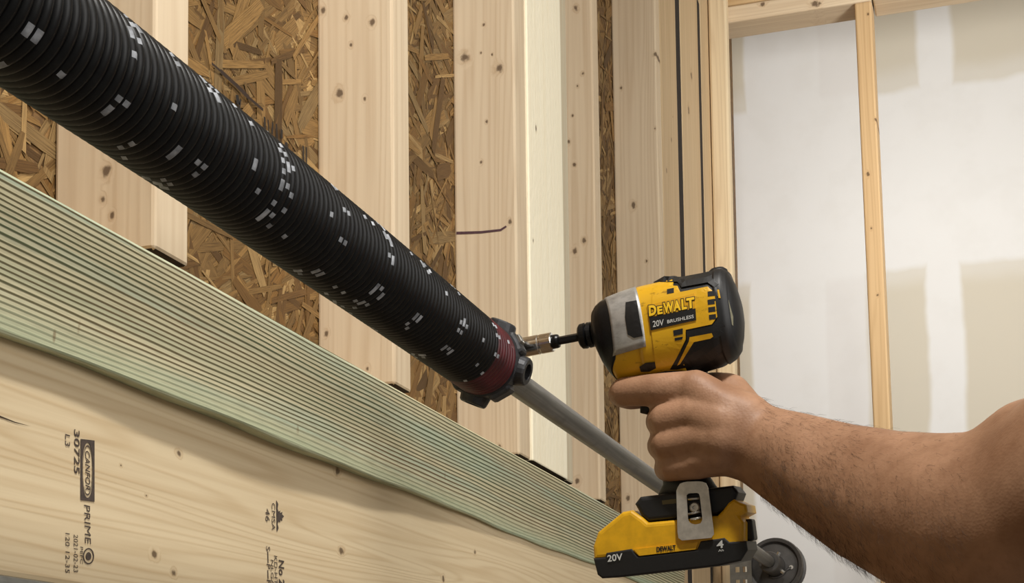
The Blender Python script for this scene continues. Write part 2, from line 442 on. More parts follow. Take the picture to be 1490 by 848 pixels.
# ---- text helper: fit a string into a patch given by a mapping (u, v in 0..1) -> point
def text_mesh(s, fn, mbx, shear=0.0, bold=0.0):
    cu = bpy.data.curves.new('t', 'FONT'); cu.body = s; cu.resolution_u = 3; cu.shear = shear; cu.offset = bold
    o = bpy.data.objects.new('t', cu)
    C.objects.link(o)
    me = bpy.data.meshes.new_from_object(o)
    xs = [v.co.x for v in me.vertices]; ys = [v.co.y for v in me.vertices]
    x0, x1, y0, y1 = min(xs), max(xs), min(ys), max(ys)
    mbx.add([fn((v.co.x-x0)/(x1-x0), (v.co.y-y0)/(y1-y0)) for v in me.vertices], [list(p.vertices) for p in me.polygons])
    bpy.data.objects.remove(o); bpy.data.curves.remove(cu); bpy.data.meshes.remove(me)
def beam_map(x0, y0, x1, y1, up):
    """text reads downwards from (x0,y0) to (x1,y1) photo px, letters rise `up` px to the right"""
    a = on(x0, y0, 1, DF-0.0005); b = on(x1, y1, 1, DF-0.0005); c = on(x0+up, y0, 1, DF-0.0005)
    c.z = a.z
    return lambda u, v: a+(b-a)*u+(c-a)*v
stamp_ink = plain('stamp_ink', srgb(74, 62, 54), 0.8, 0, 0.25, 250, 0)
pale_wood = plain('bare_wood_in_stamp', srgb(206, 184, 146), 0.7, 0, 0.08, 200, 0)
def stamp(items, name, mat, org):
    m_ = MB()
    for it in items: text_mesh(it[0], beam_map(*it[1:6]), m_, *(it[6:]))
    return m_.build(name, mat, header, on(org[0], org[1], 1, DF-0.0005), recalc=False)
stamp([('30725', 108, 624, 108, 688, 8, 0, 0.01), ('L3', 95, 631, 95, 648, 7), ('PRIME', 122.5, 734, 124, 790, 8.5), ('2021-02-23', 107.5, 777, 107.5, 832, 6), ('120 12-35', 95.5, 775, 95.5, 833, 6), ('PEFC', 117, 795, 117, 820, 4)], 'grade_stamp', stamp_ink, (115, 720))
# ---- boxed oval of the mill stamp
def bm_xy(x, y, eps): 
    return on(x, y, 1, DF-eps)
mb = MB()
outer = [(117.5, 638.5), (138, 641), (137.5, 729.5), (117, 727)]
N = 40; cxo, cyo, rx, ry = 127.5, 684, 7.6, 40
def oval(t_, r=1.0):
    cs, sn = math.cos(t_), math.sin(t_)
    return (cxo+rx*r*math.copysign(abs(cs)**0.9, cs), cyo+ry*r*math.copysign(abs(sn)**0.9, sn))
ov = [oval(2*math.pi*i/N) for i in range(N)]
def sq(t_):
    cs, sn = math.cos(t_), math.sin(t_); m_ = max(abs(cs), abs(sn))
    return (cxo+10.2*cs/m_, cyo+44.5*sn/m_+(cs/m_)*1.2)
sqp = [sq(2*math.pi*i/N) for i in range(N)]
mb.rings([[bm_xy(x, y, .0005) for x, y in ov], [bm_xy(x, y, .0005) for x, y in sqp]], True, False, smooth=False)
ov2 = [oval(2*math.pi*i/N, 0.86) for i in range(N)]; ov3 = [oval(2*math.pi*i/N, 0.92) for i in range(N)]
mb.rings([[bm_xy(x, y, .0005) for x, y in ov2], [bm_xy(x, y, .0005) for x, y in ov3]], True, False, smooth=False)
text_mesh('CANFOR', beam_map(124, 655, 124.5, 713, 7), mb, 0.1, 0.01)
# round forest-certificate mark
N2 = 24
for r0, r1 in ((0.82, 1.0), (0.0, 0.5)):
    mb.rings([[bm_xy(129+8*r*math.cos(6.2832*i/N2), 809+12*r*math.sin(6.2832*i/N2), .0005) for i in range(N2)] for r in (max(r0, .01), r1)], True, False, smooth=False)
mb.build('mill_stamp', stamp_ink, header, bm_xy(127, 684, .0005), recalc=False)
ink2 = [('46', 386.5, 739, 386.5, 758, 6), ('CMSA', 395.5, 731, 395.5, 771, 5), ('No 2', 405.5, 814, 406, 850, 8, 0, 0.02), ('KD-HT', 399, 808, 399.5, 850, 4.5), ('NLGA', 394, 814, 394.5, 852, 4), ('S', 387.5, 794, 387.5, 801, 5.5), ('P', 388, 820, 388, 827, 5.5), ('F', 388.5, 843, 388.5, 850, 5.5)]
o = stamp(ink2, 'grade_stamp', stamp_ink, (398, 800))
mb = MB()
leaf = [(402.5, 728), (405, 733), (404, 740), (405.5, 744), (408, 742.5), (407.5, 746), (411, 744.5), (410.5, 748), (413.5, 751), (410.5, 754), (411, 757.5), (407.5, 756), (408, 760), (405.5, 758), (404, 762), (405.5, 768), (403.5, 773), (402.8, 773), (402, 728)]
mb.add([bm_xy(x, y, .0005) for x, y in leaf], [list(range(len(leaf)))])
for (y0, y1) in ((802, 819), (829, 842)):
    mb.add([bm_xy(389.2, y0, .0005), bm_xy(390.4, y0, .0005), bm_xy(390.9, y1, .0005), bm_xy(389.7, y1, .0005)], [[0, 1, 2, 3]])
mb.build('leaf_mark', stamp_ink, header, bm_xy(402, 750, .0005), recalc=False)

# ---- green treated board
t = NT('treated_pine'); p = t.obj(); sp = t.n('ShaderNodeSeparateXYZ', {0: p})
zz = sp.outputs[2]
ps = t.vm('MULTIPLY', p, (0.7, 0.0, 9.0))
wob = t.noise(ps, 2.2, 2)
ps2 = t.vm('MULTIPLY', p, (6.0, 0.0, 40.0))
wob2 = t.noise(ps2, 1.0, 2)
ph = t.math('ADD', t.math('MULTIPLY', zz, 1500.0), t.math('ADD', t.math('MULTIPLY', wob, 16.0), t.math('MULTIPLY', wob2, 2.6)))
ln = t.math('ADD', t.math('MULTIPLY', t.math('SINE', ph), 0.5), 0.5)
ln = t.sstep(ln, 0.42, 0.98)
wide = t.noise(t.vm('MULTIPLY', p, (0.8, 0.0, 34.0)), 1.0, 3)
lightc = t.ramp(wide, [(0.33, srgb(194, 194, 160)), (0.5, srgb(218, 208, 172)), (0.62, srgb(194, 204, 178)), (0.72, srgb(222, 214, 166))])
darkc = t.ramp(t.noise(t.vm('MULTIPLY', p, (2.0, 0, 14.0)), 1.5, 2), [(0.35, srgb(84, 92, 66)), (0.65, srgb(116, 96, 68))])
# less contrast towards the two edges: greener sapwood
edge = t.math('SUBTRACT', 1.0, t.sstep(zz, 0.006, 0.030))
str_ = t.math('MULTIPLY', ln, t.math('SUBTRACT', 1.0, t.math('MULTIPLY', edge, 0.45)))
c = t.mix(str_, lightc, darkc)
c = t.mix(t.math('MULTIPLY', edge, 0.5), c, srgb(170, 184, 152))
fine = t.noise(t.vm('MULTIPLY', p, (30, 30, 700)), 1.0, 2)
c = t.mix(t.math('MULTIPLY', t.sstep(fine, 0.4, 0.75), 0.25), c, srgb(110, 112, 86))
spots = t.sstep(t.noise(t.vm('MULTIPLY', p, (60, 0, 22)), 1.0, 2), 0.70, 0.78)
c = t.mix(t.math('MULTIPLY', spots, 0.6), c, srgb(120, 92, 60))
t.bump(ln, 0.3, 0.0006)
green_mat = t.done(c, 0.7, 0, Specular_IOR_Level=0.2)
green_x1 = on(1000, 838, 1, DG).x
import bisect
# the board is slightly twisted and bowed: how far its lower and upper edge stand off the beam
GX = [-1.05, 0.60, 0.82, 0.98, 1.09, 1.31, 1.49, 1.62, 1.85, green_x1]
GLO = [.009, .010, .0112, .0145, .0165, .0135, .0100, .0075, .0040, .0040]
def lerp_tab(x, xs, ys):
    k = min(max(bisect.bisect(xs, x)-1, 0), len(xs)-2)
    f_ = min(1, max(0, (x-xs[k])/(xs[k+1]-xs[k]))); f_ = f_*f_*(3-2*f_)
    return ys[k]+(ys[k+1]-ys[k])*f_
mb = MB(); grs = []
for k in range(121):
    x = -1.05+(green_x1+1.05)*k/120
    lo = lerp_tab(x, GX, GLO); hi = 0.0150
    zb = 0.2470+0.0030*x+0.0012*math.sin(x*9)+0.0006*math.sin(x*31); zt = 0.3518+0.0005*math.sin(x*7)
    yb = DF-0.0004
    grs.append([Vector((x, yb, Z(zb+.0015))), Vector((x, DF-lo+.002, Z(zb))), Vector((x, DF-lo+.0006, Z(zb+.0006))), Vector((x, DF-lo, Z(zb+.002))),
                Vector((x, DF-(lo+hi)/2, Z((zb+zt)/2))), Vector((x, DF-hi, Z(zt-.003))), Vector((x, DF-hi+.001, Z(zt-.0008))), Vector((x, DF-hi+.003, Z(zt))), Vector((x, yb, Z(zt)))])
mb.rings(grs, True, True, smooth=False)
green = mb.build('ledger_board', green_mat, None, (0.8, DF-.02, Z(0.2485)))
tag(green, 'green-tinted treated board with close dark grain lines fixed across the wall', 'board')

# ---- grey weather strip under the beam
mb = MB(); mb.box((-1.05, DF-0.012, Z(0.06)), (2.82, DF+0.03, Z(0.0998)), 0.004)
tag(mb.build('weather_strip', plain('grey_vinyl', srgb(128, 128, 122), 0.5), None, (0.8, DF, Z(0.06))), 'grey vinyl weather strip along the underside of the stamped beam', 'weather strip')

# ================================================================== SHAFT, SPRING, CONE, DRUM
SY, SH = 0.456, 0.353
AX = Vector((0, SY, Z(SH)))
t = NT('galvanised_tube'); p = t.obj()
st = t.noise(t.vm('MULTIPLY', p, (3, 140, 140)), 1.0, 4)
c = t.mix(t.sstep(st, 0.3, 0.75), srgb(98, 98, 97), srgb(146, 146, 143))
c = t.mix(t.math('MULTIPLY', t.sstep(t.noise(p, 30, 4), 0.5, 0.75), 0.5), c, srgb(96, 96, 96))
galv = t.done(c, 0.42, 0.75)
mb = MB(); DRX = 3.29
mb.tube([AX+Vector((x, 0, 0)) for x in (-0.3, 0.6, 1.5, 2.4, 3.36)], 0.0127, 28)
tag(mb.build('torsion_shaft', galv, None, AX+Vector((1.4, 0, 0))), 'long round galvanised steel tube running through the black spring', 'shaft')

# ---- black torsion spring: one wire wound into a helix, stencil paint on the outside of the coils
t = NT('oiled_spring_wire'); p = t.obj()
c = t.mix(t.sstep(t.noise(p, 90, 4), 0.4, 0.7), srgb(7, 7, 8), srgb(18, 18, 18))
wire_black = t.done(c, 0.46, 0.0, Specular_IOR_Level=0.3)
wire_white = plain('white_stencil_paint', srgb(150, 153, 158), 0.6, 0, 0.45, 120, 0)
wire_red = plain('red_tag_paint', srgb(74, 20, 26), 0.45, 0, 0.4, 50, 0)
spring = empty('torsion_spring', AX+Vector((0.6, 0, 0)), 'long black coiled torsion spring with white stencil marks and red end', 'spring')
RM, RWI, PITCH, X0, X1 = 0.0308, 0.0037, 0.0073, -0.12, 1.332
SEG, NW = 60, 8
turns = (X1-X0)/PITCH; tot = int(turns*SEG)
sag = lambda x: 0.0085*math.sin(math.pi*min(1, max(0, (x-0.0)/1.37))) - 0.0008
rs = []
for i in range(tot+1):
    th = 2*math.pi*i/SEG; x = X0+PITCH*i/SEG
    rad = Vector((0, math.cos(th), math.sin(th))); c0 = AX+Vector((x, 0, sag(x)))+rad*RM
    rs.append([c0+rad*RWI*math.cos(2*math.pi*j/NW)+Vector((1, 0, 0))*RWI*math.sin(2*math.pi*j/NW) for j in range(NW)])
mb = MB(); mb.rings(rs, True, True)
# stencil pattern: lettering rings wound round the coil, broken up by the coils
bands = []
rng = random.Random(11)
x = 0.05
while x < 1.36:
    bands.append(x); x += 0.088+rng.uniform(-.012, .012)
onset = {}
for bx in bands:
    ti = int((bx-X0)/PITCH); j = rng.randrange(3)
    while j < SEG:
        wlet = rng.choice((1, 2, 2, 3))
        if rng.random() < 0.62:                                # a stencilled letter two or three coils high
            for k in range(wlet):
                for row in (0, 1, 2):
                    if rng.random() < (.62, .5, .22)[row]: onset[(ti+row)*SEG+(j+k)] = 1
        j += wlet+1
    for row, pr in ((-3, .05), (-5, .03), (5, .035), (6, .02)):
        for j in range(SEG):
            if rng.random() < pr: onset[(ti+row)*SEG+j] = 1
fi = 0
for i in range(tot):
    xx = X0+PITCH*i/SEG
    for j in range(NW):
        if xx > 1.283: mb.m[fi] = 2
        if i in onset and j in (0, NW-1): mb.m[fi] = 1
        fi += 1
coil = mb.build('coil', [wire_black, wire_white, wire_red], spring, AX+Vector((0.6, 0, 0)), recalc=False)

cast = plain('cast_metal', srgb(66, 66, 68), 0.5, 0.6, 0.25, 90, 0.15)
dark_hole = plain('dark_hole', srgb(14, 14, 14), 0.8)
mb = MB(); cx = 1.319
# hub and flange
mb.lathe(AX+Vector((cx, 0, 0)), (1, 0, 0), [(0, .0135), (0, .027), (.014, .028), (.015, .0355), (.026, .0355), (.034, .030), (.048, .024), (.050, .0135)], 32)
cone = mb.build('winding_cone', cast, spring, AX+Vector((cx, 0, 0)))
def radial(deg): 
    a = math.radians(deg); return Vector((0, -math.cos(a), math.sin(a)))
for dg in (-17, 67, 163, 247):
    d = radial(dg); base = AX+Vector((cx+.030, 0, 0))
    mb = MB()
    mb.lathe(base, d, [(.020, .0165), (.032, .0150), (.0405, .0135), (.0420, .0122), (.0420, .0080), (.030, .0074)], 20, smooth=False)
    mb.lathe(base, d, [(.0301, .0074), (.0302, .0001)], 20, mi=1)
    mb.build('winding_socket', [cast, dark_hole], cone, base+d*.03)
for dg in (25, 115, 205, 295):                # cast webs between the sockets
    d = radial(dg); mb = MB()
    mb.box((-.012, -.010, .018), (.012, .010, .0385), .004, M=Matrix.Translation(AX+Vector((cx+.026, 0, 0))) @ d.to_track_quat('Z', 'X').to_matrix().to_4x4())
    mb.build('web', cast, cone, AX+Vector((cx+.026, 0, 0))+d*.02)
for dg in (28,):
    d = radial(dg); base = AX+Vector((cx+.024, 0, 0)); mb = MB()
    mb.box((-.0045, -.0045, .026), (.0045, .0045, .0415), .001, M=Matrix.Translation(base) @ d.to_track_quat('Z', 'X').to_matrix().to_4x4())
    mb.build('set_screw', plain('steel_screw', srgb(150, 148, 142), 0.35, 0.9), cone, base+d*.04)

# ---- cable drum and end bearing bracket at the far end of the shaft
dcx = on(1124, 818.5, 1, SY)
mb = MB()
grey_cast = plain('grey_cast_aluminium', srgb(84, 81, 78), 0.5, 0.3, 0.15, 60, 0.1)
B = Vector((DRX, SY, Z(SH)))
mb.lathe(B, (1, 0, 0), [(-.085, .0131), (-.085, .021), (-.08, .0225), (-.008, .0225), (-.004, .0235), (.004, .0235), (.006, .049), (-.004, .053), (-.006, .060), (.006, .062), (.011, .061), (.013, .057), (.05, .057), (.052, .062), (.058, .062), (.058, .0131)], 48)
drum = mb.build('cable_drum', grey_cast, None, B)
tag(drum, 'round grey cable drum on the far end of the steel tube', 'drum')
for dg in (62, -40):
    d = radial(dg); mb = MB()
    mb.lathe(B+Vector((-.020, 0, 0)), d, [(.0205, .0045), (.030, .0045), (.030, .0005)], 6)
    mb.build('set_screw', plain('drum_screw', srgb(190, 188, 182), 0.3, 0.9), drum, B+d*.02)
mb = MB(); 
mb.lathe(B+Vector((.0045, 0, 0))+radial(-8)*.036, (-1, 0, 0), [(0, .0045), (.003, .0045), (.003, .0001)], 12)
mb.build('rivet', plain('bright_rivet', srgb(235, 230, 222), 0.25, 0.5), drum, B)
# cable clamp rib on the drum face
mb = MB(); mb.tube([B+Vector((.002, 0, 0))+radial(dg)*.027 for dg in (-120, -95, -70, -45, -25)]+[B+Vector((.002, 0, 0))+radial(-8)*.036], .0025, 8)
mb.build('rib', grey_cast, drum, B)
# bracket: punched steel plate standing off the wall
brk = plain('galvanised_plate', srgb(120, 118, 112), 0.45, 0.5, 0.15, 60)
mb = MB(); BX = 3.235
y0, y1, z0, z1 = 0.498, 0.545, SH-0.085, SH+0.055
cols_ = [y0, y0+.010, y0+.019, y0+.026, y0+.035, y1]; rows = [z0, z0+.012, z0+.024, z0+.040, z0+.052, z0+.068, z0+.08, z1]
for i in range(len(cols_)-1):
    for j in range(len(rows)-1):
        if i in (1, 3) and j in (1, 3, 5): continue
        mb.box((BX, cols_[i], Z(rows[j])), (BX+.003, cols_[i+1], Z(rows[j+1])))
brko = empty('end_bearing_bracket', (BX, .52, Z(z0)), 'grey punched steel bracket between cable drum and corner studs', 'bracket')
mb.build('plate', brk, brko, (BX, .52, Z(z0)))
mb = MB(); mb.box((BX-.002, y1, Z(z1-.05)), (BX+.003, DF-0.0025, Z(z1)), .0005); mb.build('flange', brk, brko, (BX, y1, Z(z0)))

# ================================================================== IMPACT DRIVER
Z0 = 1.425
K = Z0/F
fw = (RW @ Vector((-0.951, -0.128, -0.309))).normalized()
sd = RW @ Vector((0, 0, 1)); sd = (sd - fw*sd.dot(fw)).normalized()
up = fw.cross(sd)
RL = Matrix((-fw, up, sd)).transposed()     # columns: rear, up, side
DO_ = at(960, 480, Z0)
ML = Matrix.Translation(DO_) @ RL.to_4x4() @ Matrix.Scale(K, 4)      # local px units -> world
MLi = ML.inverted()
eye_l = MLi @ EYE
def pl(px, py, c=0.0):
    """photo pixel -> driver-space (x, y) on the plane at side offset c"""
    q = MLi @ (EYE+ray(px, py)) - eye_l
    s = (c-eye_l.z)/q.z
    return (eye_l.x+q.x*s, eye_l.y+q.y*s)
def w3(px, py, c): 
    x, y = pl(px, py, c); return ML @ Vector((x, y, c))

def dempty(name, label, cat):
    o = bpy.data.objects.new(name, None); C.objects.link(o)
    o.matrix_world = ML; o['label'] = label; o['category'] = cat; o.empty_display_size = 20
    return o
yellow = plain('yellow_plastic', srgb(220, 166, 22), 0.38, 0, 0.10, 0.06, 0.03)
t = NT('yellow_plastic_worn'); p = t.obj()
n1 = t.sstep(t.noise(t.vm('MULTIPLY', p, (0.05, 0.10, 0.05)), 1.0, 5, 0.7), 0.59, 0.68)
c = t.mix(t.math('MULTIPLY', n1, 0.6), srgb(212, 162, 26), srgb(92, 66, 16))
yellow_w = t.done(c, 0.36)
black_p = plain('black_rubber', srgb(17, 17, 18), 0.5, 0, 0.2, 0.2, 0)
black_m = plain('black_oxide_steel', srgb(26, 26, 27), 0.35, 0.5, 0.2, 0.3, 0)
t = NT('bare_aluminium'); p = t.obj()
n1 = t.noise(t.vm('MULTIPLY', p, (0.05, 0.09, 0.05)), 1.0, 5, 0.65)
alu = t.done(t.ramp(n1, [(0.3, srgb(150, 149, 146)), (0.6, srgb(182, 181, 178))]), 0.42, 0.55)
chrome = plain('polished_chrome', srgb(228, 226, 220), 0.16, 1.0, 0.05, 0.1, 0)
nickel = plain('stainless_clip', srgb(206, 202, 194), 0.34, 0.75, 0.12, 0.1, 0)
white_p = plain('white_print', srgb(205, 205, 200), 0.5, 0, 0.05, 0.2, 0)

drv = dempty('impact_driver', 'yellow and black cordless impact driver gripped by the hand', 'impact driver')
ST = 1.05
BR = [(-91, 34, -6, 22), (-88, 44, -19, 32), (-82, 51, -37, 40), (-74, 56, -53, 46), (-66, 58, -63, 49), (-45, 62, -68, 53), (-20, 65, -69, 56), (10, 66, -71, 57), (45, 67, -72, 58), (80, 68, -68, 57), (98, 66, -59, 54), (106, 60, -50, 47), (111, 45, -36, 36), (114, 22, -18, 20)]
BR = [(a*ST, b, c_, d) for a, b, c_, d in BR]
NEXP = 2.5
def ringat(a):
    for i in range(len(BR)-1):
        if BR[i][0] <= a <= BR[i+1][0]:
            f_ = (a-BR[i][0])/(BR[i+1][0]-BR[i][0])
            return [BR[i][k]+(BR[i+1][k]-BR[i][k])*f_ for k in (1, 2, 3)]
    return list(BR[0][1:]) if a < BR[0][0] else list(BR[-1][1:])
def surf(a, b):
    tp, bt, cw = ringat(a); t_ = (b-(tp+bt)/2)/((tp-bt)/2)
    t_ = max(-0.98, min(0.98, t_))
    return cw*(1-abs(t_)**NEXP)**(1/NEXP)
def ringpts(a, off=0.0, n=40, t0=None):
    tp, bt, cw = ringat(a); mid, h = (tp+bt)/2, (tp-bt)/2+off; cw += off
    if t0 is None: ths = [2*math.pi*j/n for j in range(n)]
    else:
        s0 = max(-0.999, min(0.999, (t0-mid)/h)); s0 = math.copysign(abs(s0)**(NEXP/2), s0)
        th0 = math.asin(s0); ths = [th0+(math.pi-2*th0)*j/(n-1) for j in range(n)]
    out = []
    for th in ths:
        cs, sn = math.cos(th), math.sin(th)
        out.append(Vector((a, mid+h*math.copysign(abs(sn)**(2/NEXP), sn), cw*math.copysign(abs(cs)**(2/NEXP), cs))))
    return out
def seglist(a0, a1, n): return [a0+(a1-a0)*i/(n-1) for i in range(n)]
def loft(name, a0, a1, mat, parent, off=0.0, n=10):
    mb = MB(); mb.rings([ringpts(a, off) for a in seglist(a0*ST, a1*ST, n)]); return mb.build(name, mat, parent)
def side_shift(a, n, off, t0=None, amt=15.0):
    ref = ringpts(a, off, n, t0); cw = max(abs(q.z) for q in ref); out = []
    for j, q in enumerate(ref):
        a2 = a+amt*(abs(q.z)/cw)**1.5*(1 if q.y > -30 else max(0, 1+(q.y+30)/22))
        q2 = ringpts(a2, off, n, t0)[j]; out.append(q2)
    return out
mb = MB(); rows_ = [ringpts(a, .8, 40) for a in seglist(-91*ST, -76*ST, 6)]
rows_ += [side_shift(a, 40, .8, None, 15.0*k/4) for k, a in enumerate(seglist(-75*ST, -68*ST, 5))]
mb.rings(rows_, True, True); mb.build('nose_cap', black_m, drv)
loft('gear_case', -69, -15, yellow_w, drv)
loft('housing', -22, 34, yellow_w, drv, 1.0)
loft('rear_cap', 30, 115, black_p, drv, 0.0, 22)
loft('end_collar', 88, 106, black_p, drv, 2.2, 8)
def face_pl(px, py, off=0.0):
    c_ = 45.0
    for _ in range(6):
        x, y = pl(px, py, c_); c_ = surf(x, y)+off
    return x, y, c_
def dense(poly, step=7.0):
    out = []
    for i, p0 in enumerate(poly):
        p1 = poly[(i+1) % len(poly)]; n = max(1, int(math.hypot(p1[0]-p0[0], p1[1]-p0[1])/step))
        out += [(p0[0]+(p1[0]-p0[0])*k/n, p0[1]+(p1[1]-p0[1])*k/n) for k in range(n)]
    return out
def patch(name, poly, mat, parent, h0=0.0, h1=1.5, both=True):
    """a moulded panel following the curved housing; poly in photo px"""
    pts = [face_pl(x, y)[:2] for x, y in dense(poly)]
    first = None
    for sgn in ((1, -1) if both else (1,)):
        mb = MB()
        bm = bmesh.new()
        vs = [bm.verts.new((x, y, 0)) for x, y in pts]; f = bm.faces.new(vs)
        r = bmesh.ops.triangulate(bm, faces=[f])
        for _ in range(2):
            es = [e for e in bm.edges if e.calc_length() > 12 and not e.is_boundary]
            if es:
                bmesh.ops.subdivide_edges(bm, edges=es, cuts=1); bmesh.ops.triangulate(bm, faces=bm.faces)
        r = bmesh.ops.extrude_face_region(bm, geom=list(bm.faces))
        topv = {g for g in r['geom'] if isinstance(g, bmesh.types.BMVert)}
        for v in bm.verts:
            v.co.z = sgn*(surf(v.co.x, v.co.y)+(h1 if v in topv else h0-2.0))
        mb.from_bm(bm); o = mb.build(name, mat, parent); first = first or o
    return first
# bare metal gear case over the yellow: a shell over the top
mb = MB(); rows_ = []
for a_ in seglist(-71*ST, -25*ST, 12):
    rows_.append(side_shift(a_, 30, 2.2, -33+0.08*(a_+75)))
mb.rings(rows_, False, False)
sh = mb.build('gear_case_shell', alu, drv)
so = sh.modifiers.new('s', 'SOLIDIFY'); so.thickness = 2.0; so.offset = -1
patch('grip_inset', [(911, 440), (927, 437), (931, 462), (936, 489), (923, 492), (914, 487), (910, 462)], black_p, drv, 0, 3.2)
patch('side_panel', [(950, 415), (986, 416), (990, 425), (1030, 417), (1040, 426), (1044, 461), (1036, 472), (998, 480), (998, 494), (980, 531), (955, 536), (948, 480)], yellow_w, drv, 0, 2.2)
patch('grip_overmold', [(999, 482), (1037, 474), (1046, 462), (1060, 480), (1062, 500), (1034, 528), (985, 538), (975, 538), (1000, 496)], black_p, drv, 0, 2.4)
patch('accent', [(1004, 491), (1036, 485), (1038, 490), (1034, 493), (1010, 498), (990, 530), (986, 532), (1003, 497)], yellow, drv, 0, 3.2)
patch('top_rubber', [(951, 411), (967, 402), (990, 403), (1030, 396), (1042, 392), (1050, 402), (1052, 425), (1044, 432), (1040, 418), (1030, 411), (992, 418), (986, 410)], black_p, drv, 0, 2.8)
mb = MB(); mb.lathe((90*ST, 64, 0), (0, 1, 0), [(-6, 16), (4, 14), (8, 9), (9, .1)], 20, smooth=True); mb.build('rear_boss', black_p, drv)
mb = MB(); mb.lathe((24*ST, 60, 0), (0, 1, 0), [(-3, 16), (8, 15), (12, 10), (13, .1)], 20, smooth=True); mb.build('front_boss', black_p, drv)
# vents at the end of the side panel
for (x0, y0) in ((1030, 428), (1030, 440), (1031, 451), (1032, 462)):
    patch('vent_slot', [(x0, y0-3.5), (x0+10, y0-5), (x0+10.5, y0+2.5), (x0+0.5, y0+3.5)], dark_hole, drv, 0, 2.6, False)
patch('panel_hole', [(971, 421), (981, 419), (981, 426), (971, 428)], dark_hole, drv, 0, 2.7)
patch('panel_hole', [(980, 481), (994, 478), (994, 486), (981, 489)], dark_hole, drv, 0, 2.7)
patch('panel_hole', [(982, 492), (994, 490), (993, 494), (983, 496)], dark_hole, drv, 0, 2.7)
patch('accent', [(1044, 422), (1046.5, 421.5), (1049, 434), (1046, 434)], yellow, drv, 0, 3.2, False)
patch('accent', [(1050, 407), (1053, 411), (1056, 419), (1054, 420)], yellow, drv, 0, 2.2, False)
patch('rear_label', [(1054, 433), (1060, 436), (1067, 461), (1067, 474), (1061, 468), (1055, 450)], plain('rear_label_print', srgb(120, 116, 92), 0.5), drv, 0, 1.6, False)
patch('direction_switch', [(931, 534), (940, 528), (953, 527), (955, 536), (945, 541), (933, 541)], black_p, drv, 0, 3.0)
# name plate
patch('name_plate', [(942, 445), (1011, 427), (1013, 466), (947, 482)], plain('name_plate_yellow', srgb(206, 152, 16), 0.4), drv, 0, 2.9, False)
patch('label_plate', [(945, 462), (1012.5, 449), (1013.5, 466), (947.5, 481)], black_p, drv, 0, 3.5, False)
def facetext(s, p00, p10, p01, mat, name, off, **kw):
    m_ = MB()
    def fn(u, v):
        x = p00[0]+(p10[0]-p00[0])*u+(p01[0]-p00[0])*v; y = p00[1]+(p10[1]-p00[1])*u+(p01[1]-p00[1])*v
        return Vector(face_pl(x, y, off))
    text_mesh(s, fn, m_, **kw)
    return m_.build(name, mat, drv, recalc=False)
let_y = plain('raised_letter_yellow', srgb(236, 190, 40), 0.35)
BX0, BY0, BX1, BY1, BH = 944.5, 460.0, 1011.0, 447.2, 15.5
for (tx, u0, u1, hh) in (('D', 0, .165, 1), ('E', .185, .30, .76), ('W', .315, .545, 1), ('A', .535, .695, 1), ('L', .715, .83, 1), ('T', .825, 1, 1)):
    p0 = (BX0+(BX1-BX0)*u0, BY0+(BY1-BY0)*u0); p1 = (BX0+(BX1-BX0)*u1, BY0+(BY1-BY0)*u1)
    facetext(tx, p0, p1, (p0[0]-1, p0[1]-BH*hh), let_y, 'brand_letter', 4.4, bold=0.05)
    e = 1.1
    facetext(tx, (p0[0]-e, p0[1]+e), (p1[0]+e, p1[1]+e), (p0[0]-1-e, p0[1]-BH*hh-e), black_p, 'letter_outline', 3.6, bold=0.11)
facetext('20V', (950, 476), (966, 473), (949.6, 467), white_p, 'label_print', 4.2, bold=0.01)
facetext('BRUSHLESS', (971, 470.5), (1009.5, 462.5), (970.8, 465.5), white_p, 'label_print', 4.2, bold=0.01)
# collet and bit
AB = 12.0
mb = MB(); mb.lathe((-91.5*ST, AB, 0), (-1, 0, 0), [(-6, 15), (3, 15), (4, 18.5), (10, 19), (12, 16.5), (14, 19), (21, 18.5), (24, 15), (24, 7), (20, 6.5)], 28)
mb.build('collet', black_m, drv)
# handle, trigger, foot
mb = MB(); hr = []
for (px, py, ra, rc) in [(975, 525, 42, 34), (975, 560, 36, 30), (978, 600, 32, 27), (985, 640, 31, 26), (994, 680, 31, 26), (1003, 705, 38, 30), (1006, 724, 50, 36)]:
    x, y = pl(px, py, 0)
    hr.append([Vector((x+ra*math.cos(2*math.pi*j/24), y-0.16*ra*math.cos(2*math.pi*j/24), rc*math.sin(2*math.pi*j/24))) for j in range(24)])
mb.rings(hr); mb.build('grip', black_p, drv)
x, y = pl(938, 580, 0)
mb = MB(); mb.prism([(x-14, y+24), (x+12, y+28), (x+14, y-16), (x+2, y-24), (x-8, y-20), (x-5, y)], -11, 11, 4); mb.build('trigger', black_p, drv)
HC = 40.0
foot = [pl(px, py, HC) for px, py in [(923, 733), (931, 722.5), (984, 716), (1040, 709), (1066, 706), (1074, 716), (1066, 738), (1044, 748), (986, 754), (943, 758.5), (934, 752)]]
mb = MB(); mb.prism(foot, -HC, HC, 6); mb.build('foot', black_p, drv)
mb = MB(); sl = [pl(px, py, HC+.6) for px, py in [(963, 728), (984, 725.5), (984, 732), (964, 734)]]
mb.prism(sl, HC-2, HC+.6); mb.build('foot_slot', plain('slot_edge', srgb(96, 86, 50), 0.5), drv)
